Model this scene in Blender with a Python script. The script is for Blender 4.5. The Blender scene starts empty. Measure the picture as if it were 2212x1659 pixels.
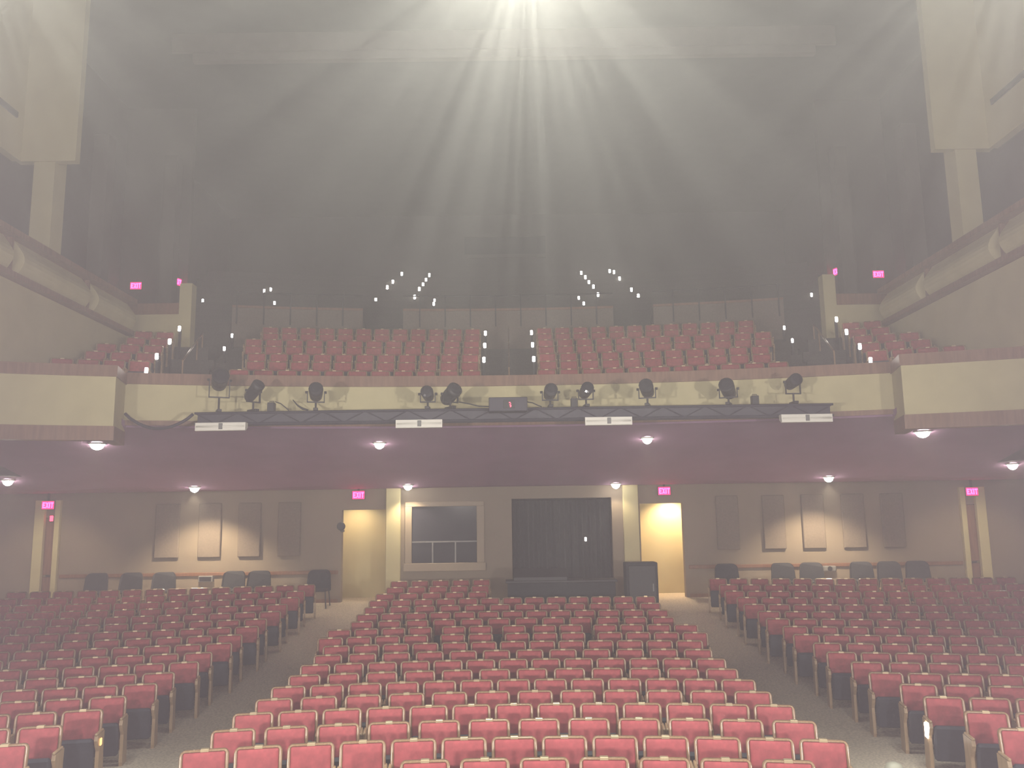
import bpy, math, random
from math import sin, cos, tan, pi, radians, hypot, atan2, asin, sqrt
from mathutils import Vector, Matrix

random.seed(7)
S = bpy.context.scene
COL = S.collection

# ------------------------------------------------------------------ camera
ZC = 3.15
FPX = 1850.0
cd = bpy.data.cameras.new('camera')
cam = bpy.data.objects.new('camera', cd)
COL.objects.link(cam)
TH, RO, YAW = radians(9), radians(.85), radians(.19)
FW = Vector((sin(YAW) * cos(TH), cos(YAW) * cos(TH), sin(TH)))
R0 = Vector((cos(YAW), -sin(YAW), 0))
U0 = R0.cross(FW)
RV = R0 * cos(RO) - U0 * sin(RO)
UV = R0 * sin(RO) + U0 * cos(RO)
m = Matrix.Identity(4)
for i in range(3):
    m[i][0], m[i][1], m[i][2] = RV[i], UV[i], -FW[i]
m[2][3] = ZC
cam.matrix_world = m
cd.sensor_width = 36
cd.lens = FPX / 2212 * 36
cd.clip_start = .05
cd.clip_end = 200
S.camera = cam


def pixel(p):
    v = Vector(p) - Vector((0, 0, ZC))
    a = v.dot(FW)
    if a < .1:
        return -9999, -9999
    return 1106 + FPX * v.dot(RV) / a, 829.5 - FPX * v.dot(UV) / a


# ------------------------------------------------------------------ world: scattering haze in the whole hall, for the grey veil and top glow
w = bpy.data.worlds.new('hall_air')
S.world = w
w.use_nodes = True
nt = w.node_tree
nt.nodes.clear()
wo = nt.nodes.new('ShaderNodeOutputWorld')
bg = nt.nodes.new('ShaderNodeBackground')
bg.inputs[0].default_value = (0, 0, 0, 1)
bg.inputs[1].default_value = 0
vs = nt.nodes.new('ShaderNodeVolumeScatter')
vs.inputs['Color'].default_value = (.93, .92, .88, 1)
vs.inputs['Density'].default_value = .015
vs.inputs['Anisotropy'].default_value = .6
nt.links.new(bg.outputs[0], wo.inputs['Surface'])
nt.links.new(vs.outputs[0], wo.inputs['Volume'])

# ------------------------------------------------------------------ exposure and sampling limits
vsn = S.view_settings
vsn.view_transform = 'Standard'
vsn.look = 'None'
vsn.exposure = 0
vsn.gamma = 1
S.cycles.max_bounces = 5
S.cycles.diffuse_bounces = 3
S.cycles.glossy_bounces = 2
S.cycles.volume_bounces = 0
S.cycles.sample_clamp_indirect = 4

# ------------------------------------------------------------------ stage lighting and added fill lamps, all outside the frame
def big_light(name, loc, target, energy, angle, color, blend=.5, size=.25):
    d = bpy.data.lights.new(name, 'SPOT')
    d.energy = energy
    d.color = color
    d.shadow_soft_size = size
    d.spot_size = radians(angle)
    d.spot_blend = blend
    o = bpy.data.objects.new(name, d)
    COL.objects.link(o)
    o.location = loc
    o.rotation_euler = (Vector(target) - Vector(loc)).to_track_quat('-Z', 'Y').to_euler()
    return o


def streak(o):
    """breakup of the beam: the lamp's ribbed lens throws slightly stronger and weaker rays around its axis"""
    d = o.data
    d.use_nodes = True
    t = d.node_tree
    em = next(n for n in t.nodes if n.type == 'EMISSION')
    tc = t.nodes.new('ShaderNodeTexCoord')
    sx = t.nodes.new('ShaderNodeSeparateXYZ')
    cx = t.nodes.new('ShaderNodeCombineXYZ')
    nz = t.nodes.new('ShaderNodeVectorMath')
    nz.operation = 'NORMALIZE'
    ns = t.nodes.new('ShaderNodeTexNoise')
    ns.inputs['Scale'].default_value = 11
    ns.inputs['Detail'].default_value = 5
    ns.inputs['Roughness'].default_value = .6
    mr = t.nodes.new('ShaderNodeMapRange')
    mr.inputs['From Min'].default_value = .3
    mr.inputs['From Max'].default_value = .7
    mr.inputs['To Min'].default_value = .7
    mr.inputs['To Max'].default_value = 1.3
    t.links.new(tc.outputs['Normal'], sx.inputs[0])
    t.links.new(sx.outputs['X'], cx.inputs['X'])
    t.links.new(sx.outputs['Y'], cx.inputs['Y'])
    t.links.new(cx.outputs[0], nz.inputs[0])
    t.links.new(nz.outputs[0], ns.inputs['Vector'])
    t.links.new(ns.outputs['Fac'], mr.inputs['Value'])
    t.links.new(mr.outputs['Result'], em.inputs['Strength'])
    return o


# front-of-house lamp over the stalls, two added beside it to widen the haze glow
for fx, e, fz in ((.3, 2600, 10.05), (-6.2, 1200, 10.5), (6.2, 1200, 10.5)):
    streak(big_light('front_of_house_light', (fx, 9.0, fz), (0, 0, 3.0), e, 150, (1, .995, .87), .4, 0))
# washes from over the stage out to the balcony front and the seats
for fx in (-3, 3):
    big_light('stage_wash_light', (fx, -3.5, 5.2), (fx * .5, 15, 5.2), 2700, 100, (1, .93, .84), 1.0)
# low fill lamps added at both sides to brighten the balcony front
for fx in (-8, 8):
    big_light('balcony_front_fill', (fx, -2.5, 2.6), (-fx * .15, 20, 6.4), 7300, 64, (1, .92, .84), 1.0)
# house lights in the ceiling over the balcony rows
for fx in (-5, 5):
    big_light('balcony_house_light', (fx, 19.0, 16.4), (fx, 24.5, 6.5), 350, 46, (1, .84, .60), .8)
# added lamps either side of the viewpoint, spreading an even veil through the haze
for fx in (-9, 9):
    big_light('veil_fill_light', (fx, 2.4, 3.4), (0, 2.4, 3.5), 16000, 50, (1, .80, .94), .6)


def spot(name, loc, target, energy, angle, color=(1, .80, .52), blend=.6, size=.05):
    d = bpy.data.lights.new(name, 'SPOT')
    d.energy = energy
    d.color = color
    d.spot_size = radians(angle)
    d.spot_blend = blend
    d.shadow_soft_size = size
    o = bpy.data.objects.new(name, d)
    COL.objects.link(o)
    o.location = loc
    o.rotation_euler = (Vector(target) - Vector(loc)).to_track_quat('-Z', 'Y').to_euler()
    return o


# ------------------------------------------------------------------ materials
def mat(name, col, rough=.6, noise=0, scale=8, metal=0, emit=None, estr=0, bump=0, sample=True, col2=None, spec=.5):
    M = bpy.data.materials.new(name)
    M.use_nodes = True
    t = M.node_tree
    b = t.nodes['Principled BSDF']
    b.inputs['Base Color'].default_value = (*col, 1)
    b.inputs['Roughness'].default_value = rough
    b.inputs['Metallic'].default_value = metal
    b.inputs['Specular IOR Level'].default_value = spec
    if noise or col2:
        tc = t.nodes.new('ShaderNodeTexCoord')
        n = t.nodes.new('ShaderNodeTexNoise')
        n.inputs['Scale'].default_value = scale
        n.inputs['Detail'].default_value = 4
        r = t.nodes.new('ShaderNodeValToRGB')
        lo = tuple(c * (1 - noise) for c in col)
        hi = col2 or tuple(min(1, c * (1 + noise)) for c in col)
        r.color_ramp.elements[0].position = .3
        r.color_ramp.elements[1].position = .7
        r.color_ramp.elements[0].color = (*lo, 1)
        r.color_ramp.elements[1].color = (*hi, 1)
        t.links.new(tc.outputs['Object'], n.inputs['Vector'])
        t.links.new(n.outputs['Fac'], r.inputs['Fac'])
        t.links.new(r.outputs['Color'], b.inputs['Base Color'])
        if bump:
            bp = t.nodes.new('ShaderNodeBump')
            bp.inputs['Strength'].default_value = bump
            t.links.new(n.outputs['Fac'], bp.inputs['Height'])
            t.links.new(bp.outputs['Normal'], b.inputs['Normal'])
    if emit:
        b.inputs['Emission Color'].default_value = (*emit, 1)
        b.inputs['Emission Strength'].default_value = estr
        if not sample:
            M.cycles.emission_sampling = 'NONE'
    return M


def wood(name, a, b_, scale=6, rough=.4):
    M = mat(name, a, rough)
    t = M.node_tree
    b = t.nodes['Principled BSDF']
    tc = t.nodes.new('ShaderNodeTexCoord')
    mp = t.nodes.new('ShaderNodeMapping')
    mp.inputs['Scale'].default_value = (scale, scale, scale * .12)
    n = t.nodes.new('ShaderNodeTexNoise')
    n.inputs['Scale'].default_value = 5
    n.inputs['Detail'].default_value = 6
    r = t.nodes.new('ShaderNodeValToRGB')
    r.color_ramp.elements[0].position = .35
    r.color_ramp.elements[1].position = .65
    r.color_ramp.elements[0].color = (*a, 1)
    r.color_ramp.elements[1].color = (*b_, 1)
    t.links.new(tc.outputs['Object'], mp.inputs[0])
    t.links.new(mp.outputs[0], n.inputs['Vector'])
    t.links.new(n.outputs['Fac'], r.inputs['Fac'])
    t.links.new(r.outputs['Color'], b.inputs['Base Color'])
    return M


TANP = wood('pale_wood_side_panel', (.36, .25, .14), (.46, .33, .20), 6, .35)
RED = mat('red_upholstery', (.33, .06, .07), .75, .18, 14, bump=.05)
TAN = wood('blond_wood', (.24, .15, .085), (.33, .215, .125), 8, .2)
SEATD = mat('charcoal_seat_underside', (.035, .042, .06), .55, .1, 20)
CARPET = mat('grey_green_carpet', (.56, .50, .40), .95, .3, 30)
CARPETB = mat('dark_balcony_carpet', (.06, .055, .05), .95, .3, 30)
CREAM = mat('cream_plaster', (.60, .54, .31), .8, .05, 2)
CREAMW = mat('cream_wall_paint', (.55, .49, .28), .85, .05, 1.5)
BROWN = wood('red_brown_wood_trim', (.19, .09, .05), (.25, .125, .072), 3, .45)
DARK = mat('dark_ceiling_paint', (.05, .047, .044), .9, .15, 2)
SOFFIT = mat('mauve_grey_soffit_paint', (.31, .175, .29), .9, .08, 1)
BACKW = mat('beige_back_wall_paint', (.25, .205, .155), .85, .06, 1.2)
PANEL = mat('taupe_acoustic_fabric', (.19, .155, .125), .95, .12, 20)
BLACK = mat('black_metal', (.015, .015, .02), .5, .2, 12)
BLACKF = mat('black_fabric', (.025, .028, .035), .85, .2, 20)
NAVY = mat('dark_truss_paint', (.03, .027, .05), .5, .15, 6)
WHITE = mat('white_enamel', (.88, .86, .78), .5, .03, 5)
GREYP = mat('grey_plastic', (.2, .2, .2), .5, .1, 8)
PALE = mat('pale_grey_enamel', (.36, .36, .29), .45, .06, 8)
GLASS = mat('dark_booth_glass', (.02, .02, .03), .08)
DOORW = wood('brown_door_wood', (.20, .10, .06), (.28, .15, .09), 3, .4)
BRASS = mat('pale_brass', (.62, .50, .32), .3, metal=.5)
CHROME = mat('chrome', (.7, .68, .62), .2, metal=1)
EXITL = mat('glowing_red_letters', (1, .05, .25), .5, emit=(1, .03, .20), estr=16)
EXITF = mat('lit_exit_face', (.8, .03, .15), .5, emit=(1, .03, .20), estr=1.6)
LEDR = mat('red_indicator', (1, .1, .1), .4, emit=(1, .06, .12), estr=4, sample=False)
LAMP = mat('lamp_glass', (1, .95, .85), .4, emit=(1, .93, .78), estr=40, sample=False)
AISLE = mat('aisle_light_lens', (1, .95, .85), .4, emit=(1, .93, .82), estr=25, sample=False)
AMBER = mat('amber_aisle_lens', (1, .6, .25), .4, emit=(1, .55, .18), estr=1.6, sample=False)


# ------------------------------------------------------------------ mesh collector
class MB:
    def __init__(s):
        s.v, s.f, s.mi, s.cur = [], [], [], 0

    def add(s, vs, fs):
        n = len(s.v)
        s.v += [tuple(p) for p in vs]
        s.f += [tuple(i + n for i in f) for f in fs]
        s.mi += [s.cur] * len(fs)
        return s

    def box(s, x0, x1, y0, y1, z0, z1):
        v = [(x0, y0, z0), (x1, y0, z0), (x1, y1, z0), (x0, y1, z0), (x0, y0, z1), (x1, y0, z1), (x1, y1, z1), (x0, y1, z1)]
        return s.add(v, [(0, 3, 2, 1), (4, 5, 6, 7), (0, 1, 5, 4), (1, 2, 6, 5), (2, 3, 7, 6), (3, 0, 4, 7)])

    def bbox(s, x0, x1, y0, y1, z0, z1, b=.01):
        """box with chamfered edges"""
        b = min(b, (x1 - x0) * .45, (y1 - y0) * .45, (z1 - z0) * .45)
        X, Y, Z = (x0, x1), (y0, y1), (z0, z1)
        v, idx = [], {}
        for i in (0, 1):
            for j in (0, 1):
                for k in (0, 1):
                    sx, sy, sz = (1, -1)[i], (1, -1)[j], (1, -1)[k]
                    idx[i, j, k, 'x'] = len(v); v.append((X[i], Y[j] + sy * b, Z[k] + sz * b))
                    idx[i, j, k, 'y'] = len(v); v.append((X[i] + sx * b, Y[j], Z[k] + sz * b))
                    idx[i, j, k, 'z'] = len(v); v.append((X[i] + sx * b, Y[j] + sy * b, Z[k]))
        f = []
        I = lambda i, j, k, a: idx[i, j, k, a]
        for i in (0, 1):
            q = [I(i, 0, 0, 'x'), I(i, 1, 0, 'x'), I(i, 1, 1, 'x'), I(i, 0, 1, 'x')]; f.append(q if i else q[::-1])
            q = [I(0, i, 0, 'y'), I(1, i, 0, 'y'), I(1, i, 1, 'y'), I(0, i, 1, 'y')]; f.append(q[::-1] if i else q)
            q = [I(0, 0, i, 'z'), I(1, 0, i, 'z'), I(1, 1, i, 'z'), I(0, 1, i, 'z')]; f.append(q if i else q[::-1])
        for a in (0, 1):
            for c in (0, 1):
                f.append([I(a, c, 0, 'x'), I(a, c, 0, 'y'), I(a, c, 1, 'y'), I(a, c, 1, 'x')])
                f.append([I(a, 0, c, 'x'), I(a, 0, c, 'z'), I(a, 1, c, 'z'), I(a, 1, c, 'x')])
                f.append([I(0, a, c, 'y'), I(0, a, c, 'z'), I(1, a, c, 'z'), I(1, a, c, 'y')])
        for i in (0, 1):
            for j in (0, 1):
                for k in (0, 1):
                    f.append([I(i, j, k, 'x'), I(i, j, k, 'y'), I(i, j, k, 'z')])
        return s.add(v, f)

    def tube(s, pts, r, n=8):
        pts = [Vector(p) for p in pts]
        vs, fs = [], []
        for i, p in enumerate(pts):
            t = (pts[min(i + 1, len(pts) - 1)] - pts[max(i - 1, 0)]).normalized()
            a = t.cross(Vector((0, 0, 1)) if abs(t.z) < .9 else Vector((1, 0, 0))).normalized()
            b = t.cross(a)
            rr = r[i] if isinstance(r, (list, tuple)) else r
            for k in range(n):
                an = 2 * pi * k / n
                vs.append(p + a * cos(an) * rr + b * sin(an) * rr)
        for i in range(len(pts) - 1):
            for k in range(n):
                k2 = (k + 1) % n
                fs.append((i * n + k, i * n + k2, (i + 1) * n + k2, (i + 1) * n + k))
        fs.append(tuple(range(n))[::-1])
        fs.append(tuple(range((len(pts) - 1) * n, len(pts) * n)))
        return s.add(vs, fs)

    def lathe(s, prof, c=(0, 0, 0), axis='z', n=16, mtx=None):
        vs, fs = [], []
        for (r, h) in prof:
            for k in range(n):
                an = 2 * pi * k / n
                p = Vector((r * cos(an), r * sin(an), h))
                if axis == 'y':
                    p = Vector((p.x, h, p.y))
                if mtx:
                    p = mtx @ p
                vs.append(p + Vector(c))
        for i in range(len(prof) - 1):
            for k in range(n):
                k2 = (k + 1) % n
                fs.append((i * n + k, i * n + k2, (i + 1) * n + k2, (i + 1) * n + k))
        fs.append(tuple(range(n))[::-1])
        fs.append(tuple(range((len(prof) - 1) * n, len(prof) * n)))
        return s.add(vs, fs)

    def arc(s, r0, r1, z0, z1, a0, a1, n=None, c=-14.0):
        """ring sector about (0, c); radii measured as depth past the origin, angles in degrees from +y"""
        n = n or max(1, int(abs(a1 - a0) / 1.5))
        vs, fs = [], []
        for i in range(n + 1):
            a = radians(a0 + (a1 - a0) * i / n)
            for r, z in ((r0, z0), (r1, z0), (r1, z1), (r0, z1)):
                vs.append((sin(a) * (r - c), c + cos(a) * (r - c), z))
        for i in range(n):
            for k in range(4):
                k2 = (k + 1) % 4
                fs.append((i * 4 + k, i * 4 + k2, i * 4 + 4 + k2, i * 4 + 4 + k))
        fs.append((3, 2, 1, 0))
        fs.append((n * 4, n * 4 + 1, n * 4 + 2, n * 4 + 3))
        return s.add(vs, fs)

    def prism(s, poly, x0, x1, b=0):
        """extrude a y-z polygon along x"""
        n = len(poly)
        vs = [(x0, y, z) for y, z in poly] + [(x1, y, z) for y, z in poly]
        fs = [tuple(range(n))[::-1], tuple(range(n, 2 * n))]
        fs += [(i, (i + 1) % n, n + (i + 1) % n, n + i) for i in range(n)]
        return s.add(vs, fs)

    def mesh(s, name, mats):
        me = bpy.data.meshes.new(name)
        me.from_pydata(s.v, [], s.f)
        for M in (mats if isinstance(mats, list) else [mats]):
            me.materials.append(M)
        if isinstance(mats, list):
            me.polygons.foreach_set('material_index', s.mi)
        import bmesh
        bm = bmesh.new()
        bm.from_mesh(me)
        bmesh.ops.recalc_face_normals(bm, faces=bm.faces)
        bm.to_mesh(me)
        bm.free()
        me.update()
        return me

    def build(s, name, mats, parent=None, smooth=False):
        me = s.mesh(name, mats)
        if smooth:
            me.polygons.foreach_set('use_smooth', [True] * len(me.polygons))
        o = bpy.data.objects.new(name, me)
        COL.objects.link(o)
        o.parent = parent
        return o


def tag(o, label, cat, group=None, kind=None):
    o['label'] = label
    o['category'] = cat
    if group:
        o['group'] = group
    if kind:
        o['kind'] = kind
    return o


def empty(name, loc, label, cat, group=None, rz=0):
    o = bpy.data.objects.new(name, None)
    COL.objects.link(o)
    o.location = loc
    o.rotation_euler = (0, 0, rz)
    o.empty_display_size = .2
    return tag(o, label, cat, group)


def struct(name, mb, M, label=None):
    o = mb.build(name, M)
    o['kind'] = 'structure'
    if label:
        o['label'] = label
    return o


def copy_tree(o, parent=None):
    c = o.copy()
    COL.objects.link(c)
    c.parent = parent
    for ch in list(o.children):
        copy_tree(ch, c)
    return c


ORD = ['', 'first', 'second', 'third', 'fourth', 'fifth', 'sixth', 'seventh', 'eighth', 'ninth', 'tenth', 'eleventh', 'twelfth',
       'thirteenth', 'fourteenth', 'fifteenth', 'sixteenth', 'seventeenth', 'eighteenth', 'nineteenth', 'twentieth']


def rp(x, y):
    return hypot(x, y + 14) - 14


def flo(x, y):
    d = min(rp(x, y), 25.0)
    return .0052 * max(0, d - 12) ** 2


def soffit(x, y):
    return max(4.1, 5.32 - .24 * (rp(x, y) - 19.9))


# ================================================================== THE HALL
# orchestra floor, gently dished and rising to the back
mb = MB()
NX, NY = 33, 47
vs_, fs_ = [], []
for j in range(NY):
    for i in range(NX):
        x, y = -16 + 32 * i / (NX - 1), 4.2 + 23.0 * j / (NY - 1)
        vs_.append((x, y, flo(x, y)))
for j in range(NY - 1):
    for i in range(NX - 1):
        a = j * NX + i
        fs_.append((a, a + 1, a + NX + 1, a + NX))
mb.add(vs_, fs_)
fl = struct('floor', mb, CARPET, 'grey green carpet on the sloping stalls floor and aisles')
fl.data.polygons.foreach_set('use_smooth', [True] * len(fl.data.polygons))
struct('floor_stage', MB().box(-9, 9, -4, 4.2, 0, 1.45), BLACK, 'stage deck under the viewpoint')

# main ceiling, side walls and back wall of the upper house
struct('ceiling', MB().box(-12.8, 12.8, 8, 37, 16.6, 16.9), DARK, 'dark main ceiling')
struct('wall_back_upper', MB().box(-12.8, 12.8, 36.6, 36.9, 4, 16.7), DARK, 'dark upper back wall')
mb = MB().box(-12.6, -12.3, 6, 36.7, 4.4, 16.7)
struct('wall_left', mb, DARK, 'dark side wall behind the boxes')
mb = MB().box(12.3, 12.6, 6, 36.7, 4.4, 16.7)
struct('wall_right', mb, DARK, 'dark side wall behind the boxes')
mb = MB().box(-8.6, 8.6, 21.9, 22.1, 15.75, 15.98).box(-9.2, 9.2, 21.95, 22.05, 16.05, 16.6)
struct('trim_1', mb, mat('grey_beam_paint', (.13, .11, .10), .8, .1, 3), 'long beam slung under the ceiling')

# ---- the soffit under the balcony
mb = MB()
vs_, fs_ = [], []
NA, NR = 105, 12
for j in range(NR):
    for i in range(NA):
        a = radians(-26 + 52 * i / (NA - 1))
        t = j / (NR - 1)
        r0 = 20.0 if abs(math.degrees(a)) < 14.6 else 18.92
        ye = 25.35
        R1 = (ye + 14) / cos(a)
        R = (r0 + 14) * (1 - t) + R1 * t
        x, y = R * sin(a), -14 + R * cos(a)
        vs_.append((x, y, soffit(x, y)))
n0 = len(vs_)
vs_ += [(x, y, z + .12) for x, y, z in vs_]
for j in range(NR - 1):
    for i in range(NA - 1):
        a = j * NA + i
        fs_.append((a, a + 1, a + NA + 1, a + NA))
        fs_.append((n0 + a, n0 + a + NA, n0 + a + NA + 1, n0 + a + 1))
for i in range(NA - 1):
    fs_.append((i, i + 1, n0 + i + 1, n0 + i))
mb.add(vs_, fs_)
struct('ceiling_under_balcony', mb, SOFFIT, 'sloping soffit under the balcony')

# ---- stalls back wall with two doorways, a booth window and a dark opening
YB = 25.2
ZT = 4.6
mb = MB()
for x0, x1, z0, z1 in ((-16, -13.62, .4, ZT), (-13.62, -13.05, 3.4, ZT), (-13.05, -4.92, .4, ZT), (-4.92, -3.62, 3.5, ZT), (-3.62, -2.95, .4, ZT),
                       (-2.95, -.9, .4, 1.85), (-2.95, -.9, 3.62, ZT), (-.9, .02, .4, ZT), (.02, 2.93, 3.75, ZT), (2.93, 3.75, .4, ZT), (3.75, 5.0, 3.56, ZT),
                       (5.0, 13.05, .4, ZT), (13.05, 13.62, 3.4, ZT), (13.62, 16, .4, ZT)):
    mb.box(x0, x1, YB, YB + .25, z0, z1)
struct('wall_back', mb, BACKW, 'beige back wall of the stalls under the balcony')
# vestibules behind the doorways
for nm, x0, x1 in (('wall_vestibule_left', -5.2, -3.4), ('wall_vestibule_right', 3.5, 5.3)):
    mb = MB().box(x0 - .1, x1 + .1, 26.7, 26.85, .4, 4.2).box(x0 - .1, x0, YB + .26, 26.7, .4, 4.2).box(x1, x1 + .1, YB + .26, 26.7, .4, 4.2).box(x0, x1, YB + .26, 26.7, 3.95, 4.05)
    struct(nm, mb, CREAMW, 'lit plaster lobby wall behind the doorway')
# dark opening's recess
mb = MB().box(-.2, -.05, YB + .26, 28, .4, 4.2).box(3.0, 3.15, YB + .26, 28, .4, 4.2).box(-.2, 3.15, 27.9, 28, .4, 4.2).box(-.05, 3.0, YB + .26, 27.9, 4.0, 4.1)
struct('wall_opening_recess', mb, BLACKF, 'black lined recess behind the wide dark opening')
mb = MB().box(-3.2, -.7, 27.2, 27.3, .4, 4.2).box(-3.25, -3.15, YB + .26, 27.2, .4, 4.2).box(-.75, -.65, YB + .26, 27.2, .4, 4.2)
struct('wall_booth', mb, BLACKF, 'dark inside of the control booth')
# pilasters, casings and rails of the back wall
mb = MB().bbox(-3.62, -3.2, YB - .16, YB, .4, 4.2, .015)
struct('trim_2', mb, CREAMW, 'cream pilaster beside the lit doorway')
mb = MB().bbox(3.25, 3.7, YB - .12, YB, .4, 4.2, .015)
struct('trim_3', mb, CREAMW, 'pinkish pilaster beside the bright doorway')
for nm, X in (('trim_4', -1), ('trim_5', 1)):
    mb = MB()
    for a, b in ((13.05, 13.2), (13.5, 13.78)):
        x0, x1 = sorted((X * a, X * b))
        mb.bbox(x0, x1, YB - .14, YB, .6, 3.9, .012)
    struct(nm, mb, CREAM, 'cream door casing at the outer exit')
for nm, x0, x1 in (('trim_6', -13.0, -5.0), ('trim_7', 5.1, 13.0)):
    mb = MB().bbox(x0, x1, YB - .06, YB, 1.68, 1.78, .012)
    struct(nm, mb, BROWN, 'chair rail along the back wall')
mb = MB()
for x0, x1 in ((-13.0, -5.0), (5.1, 13.0)):
    mb.box(x0, x1, YB - .025, YB, .8, .98)
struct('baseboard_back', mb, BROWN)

# window of the booth
wn = MB()
wn.bbox(-3.08, -.78, YB - .07, YB, 3.56, 3.7, .01).bbox(-3.08, -2.88, YB - .07, YB, 1.95, 3.56, .01).bbox(-1.0, -.78, YB - .07, YB, 1.95, 3.56, .01).bbox(-3.12, -.74, YB - .12, YB, 1.72, 1.95, .015)
wo_ = struct('window_1', wn, mat('dull_cream_window_paint', (.33, .27, .20), .7, .05, 2), 'control booth window in a cream frame')
g = MB().box(-2.9, -.98, YB + .02, YB + .03, 1.93, 3.58).build('pane', GLASS, wo_)
mu = MB().box(-2.88, -1.0, YB - .03, YB + .01, 2.53, 2.57)
for x in (-2.28, -1.62):
    mu.box(x - .02, x + .02, YB - .03, YB + .01, 1.95, 2.53)
mu.build('mullion', GREYP, wo_)

# outer exit doors
for nm, X in (('door_1', -1), ('door_2', 1)):
    x0, x1 = sorted((X * 13.06, X * 13.61))
    d = struct(nm, MB().bbox(x0, x1, YB + .05, YB + .1, .7, 3.39, .01), DOORW, 'brown wooden exit door')
    MB().bbox(x0 + .05, x1 - .05, YB + .01, YB + .045, 1.72, 1.78, .008).build('push_bar', CHROME, d)

# acoustic panels on the back wall
PX = [(-10.3, -9.6), (-9.05, -8.4), (-7.9, -7.25), (-6.75, -6.1), (5.95, 6.6), (7.3, 7.94), (8.44, 9.09), (9.6, 10.26), (10.75, 11.4)]
for i, (a, b) in enumerate(PX):
    side = 'left' if a < 0 else 'right'
    n = (i + 1) if a < 0 else 9 - i
    o = MB().bbox(a, b, YB - .09, YB - .022, 2.2, 3.75, .02).build('acoustic_panel', PANEL)
    tag(o, f'tall taupe acoustic panel, {ORD[n]} from the outer exit on the {side} back wall', 'acoustic panel', 'acoustic panels on the back wall')

# ---- balcony front
Z0 = 3.15
mb = MB().arc(20.0, 20.2, Z0 + 2.3, Z0 + 3.12, -14.6, 14.6)
for s_ in (-1, 1):
    a0, a1 = sorted((14.6 * s_, 26 * s_))
    mb.arc(18.9, 19.1, Z0 + 2.05, Z0 + 3.1, a0, a1)
    a0, a1 = sorted((14.6 * s_, 14.95 * s_))
    mb.arc(19.1, 20.2, Z0 + 2.05, Z0 + 3.1, a0, a1, 1)
struct('wall_balcony_front', mb, CREAM, 'cream balcony fascia')
mb = MB().arc(19.93, 20.32, Z0 + 3.12, Z0 + 3.37, -14.6, 14.6)
for s_ in (-1, 1):
    a0, a1 = sorted((14.55 * s_, 26 * s_))
    mb.arc(18.85, 19.2, Z0 + 3.1, Z0 + 3.34, a0, a1)
    a0, a1 = sorted((14.55 * s_, 15.0 * s_))
    mb.arc(19.2, 20.3, Z0 + 3.1, Z0 + 3.34, a0, a1, 1)
struct('trim_8', mb, BROWN, 'brown wooden rail capping the balcony front')
mb = MB().arc(19.94, 20.2, Z0 + 2.19, Z0 + 2.3, -14.6, 14.6)
for s_ in (-1, 1):
    a0, a1 = sorted((14.55 * s_, 26 * s_))
    mb.arc(18.84, 19.1, Z0 + 1.75, Z0 + 2.05, a0, a1)
    a0, a1 = sorted((14.55 * s_, 14.95 * s_))
    mb.arc(19.1, 20.1, Z0 + 1.75, Z0 + 2.05, a0, a1, 1)
struct('trim_9', mb, BROWN, 'brown wooden moulding under the balcony front')

# ---- balcony tiers
ZB, DZ = 5.97, .372            # floor of first central row, rise per row
mb = MB()
for j in range(7):
    mb.arc(20.2 + .87 * j, 21.09 + .87 * j, ZB - .5 + DZ * j, ZB + DZ * j, -12.2, 12.2)
mb.arc(26.29, 27.6, ZB - .3 + DZ * 6.6, ZB + DZ * 6.6, -12.6, 12.6)
for s_ in (-1, 1):
    for j in range(6):
        a0, a1 = sorted(((14.96 if j == 0 else 12.2) * s_, 18.2 * s_))
        mb.arc(max(19.12 + .87 * j, 20.24 if j else 0), 19.99 + .87 * j + (.3 if j == 1 else 0), 5.69 - .5 + .36 * j, 5.69 + .36 * j, a0, a1)
    a0, a1 = sorted((12.6 * s_, 18.5 * s_))
    mb.arc(24.34, 26.2, 7.6, 8.0, a0, a1)
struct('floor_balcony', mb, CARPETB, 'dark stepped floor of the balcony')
# upper tiers, with two stair openings cut through their front wall
OPEN = (4.75, 6.55)
mb = MB()
segs = ((-14.6, -OPEN[1]), (-OPEN[1], -OPEN[0]), (-OPEN[0], OPEN[0]), (OPEN[0], OPEN[1]), (OPEN[1], 14.6))
for j in range(10):
    for q, (a0, a1) in enumerate(segs):
        if q in (1, 3) and j < 2:
            continue
        mb.arc(27.6 + .87 * j, 28.49 + .87 * j, 8.3 if j < 3 else 9.0 + .44 * (j - 1), 9.45 + .44 * j, a0, a1)
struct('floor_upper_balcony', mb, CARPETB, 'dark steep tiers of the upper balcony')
mb = MB()
for a0, a1 in ((-12.2, -OPEN[1]), (-OPEN[0], OPEN[0]), (OPEN[1], 12.2)):
    mb.arc(27.4, 27.6, 8.3, 9.93, a0, a1)
struct('wall_upper_balcony_front', mb, PANEL, 'low cream wall in front of the upper balcony')
mb = MB()
for a0, a1 in ((-12.2, -OPEN[1]), (-OPEN[0], OPEN[0]), (OPEN[1], 12.2)):
    mb.arc(27.36, 27.64, 9.93, 10.0, a0, a1)
struct('trim_10', mb, BROWN, 'wooden cap on the low wall')

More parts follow.
